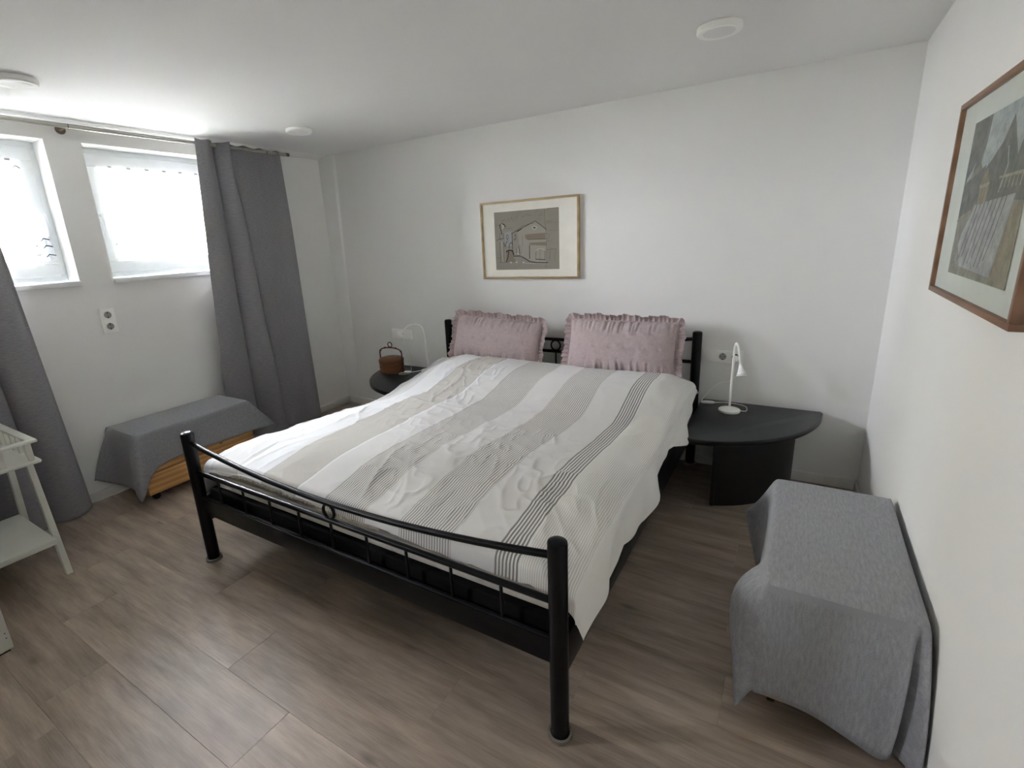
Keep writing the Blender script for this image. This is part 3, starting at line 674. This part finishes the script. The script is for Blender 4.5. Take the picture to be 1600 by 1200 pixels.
for L, w_, m in [([(540, 540), (640, 490), (720, 450), (805, 405), (870, 455), (935, 510)], .0035, 1), ([(565, 520), (650, 465), (740, 435), (800, 430)], .002, 1), ([(700, 560), (925, 550)], .003, 4), ([(720, 620), (930, 620)], .003, 1),
                 ([(755, 665), (930, 660), (935, 695), (760, 680)], .006, 4), ([(745, 690), (750, 850)], .005, 1), ([(700, 640), (705, 820)], .002, 3), ([(820, 860), (822, 770), (845, 740), (880, 735), (915, 750), (925, 780), (925, 865)], .0025, 1),
                 ([(822, 760), (850, 735), (885, 732), (918, 752)], .004, 2), ([(868, 740), (868, 860)], .0015, 1), ([(820, 858), (928, 868)], .005, 1), ([(560, 815), (640, 815), (700, 850), (750, 885), (830, 900), (960, 905)], .006, 1), ([(640, 810), (760, 865), (940, 880)], .003, 3),
                 ([(380, 440), (410, 420), (440, 430), (455, 460)], .006, 1), ([(385, 440), (400, 500), (412, 540)], .006, 1), ([(405, 425), (430, 455), (415, 480)], .006, 2), ([(385, 540), (385, 600), (430, 600), (430, 545), (385, 540)], .002, 1),
                 ([(350, 620), (380, 605), (440, 598)], .003, 1), ([(388, 640), (405, 885)], .003, 1), ([(432, 640), (445, 880)], .003, 1), ([(440, 650), (455, 700), (470, 640)], .004, 1), ([(535, 530), (545, 690)], .004, 1),
                 ([(470, 560), (480, 555), (492, 570), (490, 600), (475, 605), (468, 590), (470, 560)], .003, 1), ([(475, 610), (490, 612), (492, 640), (475, 645), (472, 615)], .002, 1), ([(565, 570), (578, 555), (585, 600), (570, 625), (562, 600)], .003, 1),
                 ([(505, 720), (505, 670), (525, 648), (545, 672), (545, 730)], .004, 1), ([(470, 760), (500, 742), (545, 748), (560, 800)], .009, 1), ([(500, 760), (490, 830), (470, 885)], .007, 1), ([(515, 755), (530, 830)], .010, 4), ([(575, 720), (580, 800)], .003, 3), ([(590, 720), (600, 800)], .002, 1), ([(620, 690), (635, 790)], .004, 1),
                 ([(640, 690), (655, 790)], .002, 6), ([(660, 570), (665, 700)], .002, 6), ([(610, 720), (615, 800)], .0025, 2), ([(560, 660), (600, 655), (615, 690)], .003, 3), ([(600, 520), (650, 490)], .006, 1), ([(440, 480), (540, 480)], .002, 6),
                 ([(770, 480), (800, 460), (830, 480), (800, 510), (770, 480)], .003, 2), ([(792, 480), (805, 485)], .008, 1), ([(910, 280), (915, 420), (940, 600), (940, 960)], .0015, 1), ([(945, 520), (1070, 525)], .003, 4), ([(330, 440), (380, 440)], .002, 4), ([(345, 830), (400, 835)], .0015, 1), ([(385, 890), (460, 890)], .002, 1),
                 ([(410, 400), (420, 370), (425, 400), (445, 360), (455, 400)], .0035, 4), ([(470, 400), (490, 355), (495, 400), (530, 350), (540, 390)], .0035, 4), ([(560, 390), (600, 340)], .0025, 4), ([(650, 350), (680, 345), (700, 325), (740, 335), (770, 345)], .004, 4), ([(850, 345), (885, 310), (890, 345), (850, 350)], .003, 4),
                 ([(860, 390), (870, 380)], .003, 4), ([(935, 410), (945, 440), (960, 405), (975, 440), (1000, 400)], .004, 4), ([(945, 560), (975, 570), (955, 620)], .004, 4), ([(950, 650), (970, 640)], .004, 4), ([(985, 760), (975, 870)], .006, 4), ([(950, 750), (1000, 740), (1050, 745)], .006, 4), ([(1045, 740), (1030, 870)], .005, 4), ([(935, 250), (1065, 262)], .002, 1),
                 ([(520, 890), (535, 895)], .008, 2), ([(588, 888), (603, 892)], .008, 2), ([(672, 895), (688, 895)], .008, 2), ([(700, 905), (960, 915)], .002, 2), ([(1000, 430), (1065, 430)], .002, 4), ([(600, 780), (620, 800)], .004, 2)]:
    A.line(cv(L), w_, m)
A.q.build('drawing', MD, pp, 0, label='charcoal street scene with a lantern post and gabled house on grey paper')
t = thing('framed_painting', (W-.001, -1.44, 1.235), 'reddish-wood framed grey landscape hung on the right wall', 'picture')
pp = frame(t, (W-.001, -1.054, 1.236), (0, -1, 0), (0, 0, 1), (-1, 0, 0), .780, .549, .016, .026, M['oak2'], M['mat2'], .014)
MP = [plain('olive_grey_paint', (126, 127, 118), .95, var=.32, sc=28), plain('dark_tree_paint', (108, 110, 106), .95, var=.32, sc=28), plain('sky_grey_paint', (150, 158, 158), .95, var=.32, sc=28), plain('path_grey_paint', (146, 148, 148), .95, var=.32, sc=28), plain('furrow_paint', (108, 108, 104), .95, var=.32, sc=28), plain('ochre_paint', (128, 124, 110), .95, var=.32, sc=28), plain('pale_stone_paint', (146, 144, 128), .95, var=.32, sc=28)]
A = Flat((W-.016, -1.213, 1.306), (0, -.512, 0), (0, 0, .404), (-1, 0, 0), MP)
A.poly([(0, 0), (1, 0), (1, 1), (0, 1)], 0)
A.poly([(.30, 1), (1, 1), (1, .72), (.92, .74), (.86, .84), (.80, .70), (.74, .80), (.66, .92), (.56, .80), (.44, .72), (.33, .66), (.26, .72), (.30, .84)], 2)
A.poly([(0, .60), (.10, .66), (.22, .70), (.30, .84), (.31, 1), (0, 1)], 1); A.poly([(.02, .62), (.10, .68), (.16, .74), (.12, .64)], 2)
A.poly([(.30, .48), (.33, .66), (.44, .72), (.56, .80), (.66, .93), (.74, .80), (.80, .70), (.86, .84), (.92, .74), (1, .72), (1, .46)], 1)
A.poly([(0, .38), (0, .60), (.24, .66), (.36, .70), (.36, .46)], 1)
A.poly([(.30, .46), (.88, .50), (.84, .36), (.76, .04), (.20, .06), (.10, .16), (.13, .26)], 3)
for k in range(8):
    a = k/8; A.line([(.34+.50*a, .47+.03*a), (.24+.52*a, .28), (.16+.52*a, .10+.03*math.sin(k*2))], .006, 4)
A.poly([(0, 0), (.20, .06), (.12, .18), (.06, .24), (0, .22)], 0); A.poly([(.88, .46), (1, .44), (1, 0), (.74, 0), (.80, .20)], 5)
A.poly([(.32, .46), (.46, .46), (.47, .58), (.40, .68), (.33, .60)], 5); A.line([(.32, .57), (.47, .58)], .006, 6); A.line([(.34, .46), (.34, .56), (.44, .57), (.44, .46)], .005, 6)
for k in range(7): A.line([(.66+.05*k, .54), (.67+.05*k, .60), (.70+.05*k, .60)], .005, 6)
A.line([(.64, .52), (.70, .66), (.66, .76)], .006, 2); A.line([(.62, .60), (1, .61)], .005, 6); A.line([(.0, .36), (.2, .40), (.3, .46)], .006, 5)
A.q.build('painting', MP, pp, 0, label='muted landscape with dark trees, stone wall and striped field')
# ------------------------------------------------------------------ ceiling lamps
def ceiling_lamp(x, y, label):
    t = thing('ceiling_lamp', (x, y, H-.024), label, 'ceiling lamp', 'flat round ceiling lamps')
    G().lathe([(.060, H-.022), (.078, H-.024), (.083, H-.018), (.083, H-.001), (.05, H-.001)], (x, y, 0), 44).build('rim', M['whitem'], t)
    G().lathe([(.0001, H-.0225), (.059, H-.0225), (.060, H-.020), (.0001, H-.018)], (x, y, 0), 44).build('diffuser', M['diffuser'], t)
ceiling_lamp(3.285, -.818, 'round white ceiling lamp above the bedside table near the right wall'); ceiling_lamp(.757, -.812, 'round white ceiling lamp in front of the long curtain top'); ceiling_lamp(.725, -2.245, 'round white ceiling lamp cut off by the left edge')
# ------------------------------------------------------------------ curtain rod and curtains
t = thing('curtain_rod', (.1, -1.85, 2.2), 'slim metal curtain rod running under the ceiling over the windows', 'curtain rod')
G().tube([(.10, -3.3, 2.195), (.10, -.425, 2.195)], .0125, 16).build('pole', M['nickel'], t)
for y in (-3.3, -.425): G().tube([(.10, y-.004, 2.197), (.10, y+.026, 2.197)], .013, 16).build('finial', M['bronze'], t)
for y in (-3.12, -1.85, -.60):
    q = G(); q.lathe([(.0255, 0), (.0255, .004), (.012, .010), (.007, .02), (.006, .088)], (.0005, y, 2.192), 20, (1, 0, 0)); q.tube([(.10+.013*math.cos(a), y, 2.197+.013*math.sin(a)) for a in np.linspace(PI, 2*PI+.3, 12)], .0035, 8); q.build('bracket', M['bronze'], t)
def curtain(ytop, ybot, folds, label, x0=.105, seed=0, pleats=True, zt=2.222, zb=.012):
    """ytop/ybot: (low y, high y) at top and bottom; folds: list of (position 0..1, width, depth)"""
    nu, nv = 260, 90; P = []; uv = []
    rs = random.Random(seed); Lw = (ytop[1]-ytop[0])*1.9
    for i in range(nu+1):
        a = i/nu; row_ = []
        for j in range(nv+1):
            b = j/nv; y = (ytop[0]*(1-b)+ybot[0]*b)*(1-a)+(ytop[1]*(1-b)+ybot[1]*b)*a; x = x0
            for (fp, fw_, fd, gr) in folds:
                pos_ = fp+gr*b; d = (a-pos_)/(fw_*(1+.5*b)); x += fd*math.exp(-d*d)*(.55+.45*min(1, b*3+.2)); y += .6*fd*d*math.exp(-d*d)*(.4+.6*min(1, b*4))
            x += .004*math.sin(a*60+seed)*math.exp(-b*12)+.0025*math.sin(a*23+b*9+seed)
            x += .004*math.sin(b*17+a*5)*(.3+.7*b)*math.sin(a*PI)
            if pleats: x += .017*math.sin(a*2*PI*13)*math.exp(-b*8)*max(0, 1-abs(a-.31)/.17)
            z = zt+(zb-zt)*b + .010*math.sin(a*9+seed)*b - (.016*a+.006*math.sin(a*31)*math.exp(-b*30))*(1-b)
            row_.append((max(x, .02), y, max(z, .004))); uv.append((a*Lw, z))
        P.append(row_)
    t = G().grid(P).build('curtain', M['curtain'], None, 180, base=(x0, (ytop[0]+ytop[1])/2, 0), uvs=uv, label=label, cat='curtain', group='long grey curtains', solid=.003)
    return t
curtain((-1.150, -.490), (-1.305, -.462), [(.07, .09, .045, .03), (.215, .034, -.085, .13), (.30, .050, .065, .19), (.385, .030, -.030, .24), (.75, .16, -.010, 0), (1.0, .05, .018, 0)], 'long grey curtain hanging right of the windows down to the floor', seed=1)
curtain((-3.05, -2.30), (-3.0, -2.215), [(.12, .06, .04, 0), (.25, .04, -.04, 0), (.36, .05, .05, 0), (.5, .04, -.04, 0), (.64, .05, .05, .01), (.74, .035, -.045, .02), (.86, .06, .050, .03), (.97, .04, -.01, 0)], 'long grey curtain behind the white shelf table at the left edge', seed=4)
# ------------------------------------------------------------------ draped chests
def chest(x0, x1, y0, y1, top, label, side):
    t = thing('chest', ((x0+x1)/2, (y0+y1)/2, 0), label, 'chest', 'pine chests on castors under grey cloths')
    z0 = .052; th = .018; front_x = x1 if side > 0 else x0; f = 1 if side > 0 else -1
    zm = z0+.135
    G().box(x0+.006, x1-.006, y0+th, y1-th, z0+.01, z0+.025).build('bottom_board', M['pine'], t, 0)
    for a, b in ((z0, zm-.0015), (zm+.0015, top-.020)):
        G().box(x1-th, x1, y0, y1, a, b, .003).build('side_board', M['pine'], t); G().box(x0, x0+th, y0, y1, a, b, .003).build('side_board', M['pine'], t)
        G().box(x0+th, x1-th, y0, y0+th, a, b, .003).build('end_board', M['pine'], t); G().box(x0+th, x1-th, y1-th, y1, a, b, .003).build('end_board', M['pine'], t)
    G().box(x0-.002 if x0 > .02 else x0, x1+.002 if x1 < W-.02 else x1, y0-.004, y1+.004, top-.020, top-.001, .005).build('lid', M['pine'], t)
    for x in (x0+.045, x1-.045):
        for y in (y0+.05, y1-.05):
            q = G(); q.lathe([(.008, -.012), (.021, -.010), (.022, -.004), (.022, .004), (.021, .010), (.008, .012)], (x, y, .0225), 18, (1, 0, 0)); c_ = q.build('castor', M['rubber'], t)
            G().box(x-.016, x+.016, y-.016, y+.016, .044, .0525, .002).build('castor_plate', M['nickel'], c_)
def drape(name, rows, z, mat, label, group, n=10, seed=0):
    """rows: (top, mid, hem) points around the chest; corners get more rows"""
    rows = rows+[rows[0]]
    A_ = crv([r[0] for r in rows], n)[:-1]; B_ = crv([r[1] for r in rows], n)[:-1]; H_ = crv([r[2] for r in rows], n)[:-1]
    N = len(A_); m = 18; P = []; uv = []; s = 0
    cen = Vector((sum(p.x for p in A_)/N, sum(p.y for p in A_)/N, z))
    for i in range(N):
        a, b, h = A_[i], B_[i], H_[i]; row_ = []; uu = []
        if i: s += (A_[i]-A_[i-1]).length
        # inner ring of the flat top, rounded edge, then the hanging part
        ins = a+(cen-a)*(.030/max((cen-a).length, .03)); ins.z = z+.0015; row_ += [ins]; e = a.copy(); e.z = z; row_ += [a.lerp(ins, .45)+Vector((0, 0, .0012)), a+(ins-a)*.12+Vector((0, 0, -.001))]
        for k in range(1, m+1):
            t_ = k/m; ctrl = b*2-(a+h)*.5; p = a*(1-t_)**2+ctrl*2*t_*(1-t_)+h*t_*t_
            if k == 1: p.z = min(p.z, z-.006)
            row_.append(p)
        d = 0; last = None
        for p in row_:
            if last is not None: d += (p-last).length
            last = p; uu.append((-d, s))
        P.append(row_); uv += uu
    q = G(); q.grid(P, close_u=True); K = len(P[0]); top_ids = [i*K for i in range(N)]
    q.v.append(tuple(cen+Vector((0, 0, .0015)))); uv.append((s/2, .3)); ci = len(q.v)-1
    for i in range(N): q.f.append((top_ids[i], top_ids[(i+1) % N], ci)); q.mi.append(0)
    # planar cloth coordinates on the flat top
    for i in range(N):
        for k in range(3): p = P[i][k]; uv[i*K+k] = (p.y+5, p.x)
    uv[ci] = (cen.y+5, cen.x)
    return q.build(name, mat, None, 50, base=(cen.x, cen.y, 0.05), uvs=uv, label=label, cat='cloth', group=group, solid=.0035)
chest(.022, .385, -2.005, -1.282, .442, 'pine chest on castors under the windows, below a grey cloth', 1)
chest(3.650, 4.010, -1.755, -1.030, .450, 'pine chest on castors against the right wall, below a grey cloth', -1)
z = .447
rows = [((.018, -1.278, z), (.020, -1.262, .33), (.020, -1.255, .22)), ((.15, -1.275, z), (.15, -1.255, .33), (.15, -1.245, .20)), ((.32, -1.274, z), (.32, -1.245, .32), (.31, -1.225, .15)), ((.365, -1.275, z), (.385, -1.240, .31), (.385, -1.215, .125)), ((.380, -1.277, z), (.425, -1.230, .33), (.455, -1.195, .17)),
        ((.388, -1.281, z), (.446, -1.222, .343), (.505, -1.160, .240)), ((.389, -1.290, z), (.430, -1.245, .343), (.462, -1.210, .238)), ((.389, -1.330, z), (.405, -1.315, .34), (.418, -1.300, .235)), ((.389, -1.45, z), (.402, -1.45, .34), (.408, -1.45, .232)), ((.389, -1.62, z), (.402, -1.62, .34), (.408, -1.62, .238)), ((.389, -1.80, z), (.402, -1.80, .34), (.408, -1.80, .242)),
        ((.389, -1.93, z), (.410, -1.93, .33), (.415, -1.93, .222)), ((.389, -1.985, z), (.425, -1.995, .32), (.415, -1.99, .175)), ((.386, -2.006, z), (.425, -2.035, .27), (.400, -2.055, .045)), ((.370, -2.010, z), (.375, -2.055, .25), (.335, -2.055, .075)), ((.30, -2.010, z), (.29, -2.030, .25), (.27, -2.030, .072)), ((.19, -2.010, z), (.17, -2.030, .25), (.14, -2.028, .075)),
        ((.10, -2.010, z), (.09, -2.045, .25), (.08, -2.050, .085)), ((.045, -2.010, z), (.03, -2.090, .27), (.028, -2.125, .135)), ((.020, -2.005, z), (.022, -2.075, .28), (.022, -2.13, .15)), ((.016, -1.98, z), (.017, -1.98, .35), (.017, -1.98, .25)), ((.016, -1.60, z), (.017, -1.60, .35), (.017, -1.60, .25)), ((.016, -1.30, z), (.017, -1.30, .35), (.017, -1.28, .25))]
drape('draped_cloth', rows, z, M['cloth2'], 'grey cloth draped over the pine chest under the windows', 'grey cloths draped over the chests', 6)
z = .4555
rows = [((4.014, -1.028, z), (4.018, -1.018, .33), (4.018, -1.012, .2)), ((3.86, -1.024, z), (3.86, -1.008, .33), (3.86, -1.0, .2)), ((3.72, -1.024, z), (3.71, -1.002, .33), (3.70, -.995, .2)), ((3.665, -1.026, z), (3.625, -.995, .34), (3.58, -.965, .24)),
        ((3.645, -1.036, z), (3.595, -1.005, .34), (3.545, -.985, .245)), ((3.643, -1.065, z), (3.605, -1.04, .32), (3.590, -1.035, .10)), ((3.643, -1.10, z), (3.622, -1.095, .30), (3.612, -1.09, .06)), ((3.643, -1.20, z), (3.630, -1.20, .33), (3.628, -1.20, .20)), ((3.643, -1.38, z), (3.628, -1.38, .33), (3.626, -1.38, .20)), ((3.643, -1.52, z), (3.622, -1.52, .33), (3.618, -1.52, .19)),
        ((3.643, -1.60, z), (3.606, -1.60, .32), (3.605, -1.60, .20)), ((3.643, -1.66, z), (3.562, -1.665, .325), (3.60, -1.70, .13)), ((3.643, -1.71, z), (3.566, -1.71, .315), (3.606, -1.79, .06)), ((3.645, -1.745, z), (3.595, -1.755, .29), (3.602, -1.828, .045)), ((3.648, -1.758, z), (3.634, -1.778, .28), (3.636, -1.790, .085)), ((3.660, -1.762, z), (3.655, -1.783, .28), (3.652, -1.790, .086)), ((3.70, -1.762, z), (3.70, -1.780, .28), (3.70, -1.786, .088)), ((3.80, -1.762, z), (3.80, -1.780, .28), (3.80, -1.787, .078)),
        ((3.90, -1.762, z), (3.90, -1.782, .27), (3.895, -1.790, .045)), ((3.955, -1.762, z), (3.965, -1.788, .26), (3.955, -1.797, .028)), ((3.985, -1.762, z), (3.985, -1.800, .26), (3.978, -1.800, .050)), ((4.000, -1.762, z), (3.975, -1.755, .26), (3.965, -1.745, .045)), ((4.008, -1.760, z), (4.010, -1.790, .27), (4.005, -1.80, .05)), ((4.014, -1.752, z), (4.024, -1.825, .29), (4.026, -1.875, .10)),
        ((4.017, -1.735, z), (4.028, -1.755, .30), (4.028, -1.77, .15)), ((4.018, -1.60, z), (4.024, -1.60, .33), (4.026, -1.60, .22)), ((4.018, -1.35, z), (4.024, -1.35, .33), (4.026, -1.35, .22)), ((4.018, -1.06, z), (4.023, -1.05, .33), (4.024, -1.04, .22))]
drape('draped_cloth', rows, z, M['cloth'], 'grey cloth draped over the pine chest against the right wall', 'grey cloths draped over the chests', 6)
# ------------------------------------------------------------------ white shelf table at the left edge
def shelf_table():
    t = thing('shelf_table', (.45, -2.85, 0), 'white painted two-tier table with a spindle gallery at the left edge', 'table')
    x0, x1, y0, y1 = .25, .765, -3.25, -2.53
    zt = .585
    G().box(x0, x1, y0, y1, zt, zt+.018, .007).build('tray_board', M['whitewood'], t)
    zr = .685; rw = .030
    G().box(x1-rw, x1+.004, y0, y1+.004, zr, zr+.014, .004).build('gallery_rail', M['whitewood'], t); G().box(x0, x1-rw-.001, y1-rw, y1+.004, zr, zr+.014, .004).build('gallery_rail', M['whitewood'], t); G().box(x0-.004, x0+rw, y0, y1-rw-.001, zr, zr+.014, .004).build('gallery_rail', M['whitewood'], t)
    for k in range(8): G().box(x1-.026, x1-.008, y1-.030-k*.098-.010, y1-.030-k*.098+.010, zt+.018, zr).build('spindle', M['whitewood'], t)
    for k in range(7): G().box(x1-.10-k*.085-.010, x1-.10-k*.085+.010, y1-.026, y1-.008, zt+.018, zr).build('spindle', M['whitewood'], t)
    for k in range(7): G().box(x0+.008, x0+.026, y1-.030-k*.11-.010, y1-.030-k*.11+.010, zt+.018, zr).build('spindle', M['whitewood'], t)
    zs_ = .200; G().box(x0+.02, x1-.005, y0, y1-.032, zs_-.028, zs_, .004).build('lower_shelf', M['whitewood'], t)
    def leg(xt, yt, xb, yb_):
        hx, hy = .016, .012
        vs = [(xt+a*hx, yt+b*hy, zt) for a, b in ((-1, -1), (1, -1), (1, 1), (-1, 1))]+[(xb+a*hx, yb_+b*hy, 0) for a, b in ((-1, -1), (1, -1), (1, 1), (-1, 1))]
        G().add(vs, [(0, 1, 2, 3), (7, 6, 5, 4), (0, 4, 5, 1), (1, 5, 6, 2), (2, 6, 7, 3), (3, 7, 4, 0)]).build('leg', M['whitewood'], t, 0)
    leg(.655, -2.555, .742, -2.552); leg(.34, -2.555, .27, -2.552); leg(.655, -3.23, .742, -3.235); leg(.34, -3.23, .27, -3.235)
shelf_table()
t = thing('cabinet', (1.0, -3.2, 0), 'white cabinet side with peg holes in the lower left corner', 'cabinet')
x1, y1 = 1.149, -2.868
G().box(.785, x1, -3.45, y1, .012, .70, .003).build('body', M['whitewood'], t); G().box(.80, x1-.01, -3.43, y1-.01, 0, .012).build('gap_shade_strip', M['dark'], t, 0)  # near-black strip stands in for the shaded gap under the body
G().box(x1, x1+.003, -3.45, y1-.030, .014, .12, .001).build('side_panel', M['whitewood'], t)
q = G()
for zz in (.066, .045): q.lathe([(.0022, 0), (.0022, .0008)], (x1, y1-.012, zz+.02), 8, (1, 0, 0))
q.build('peg_hole', M['dark'], t)
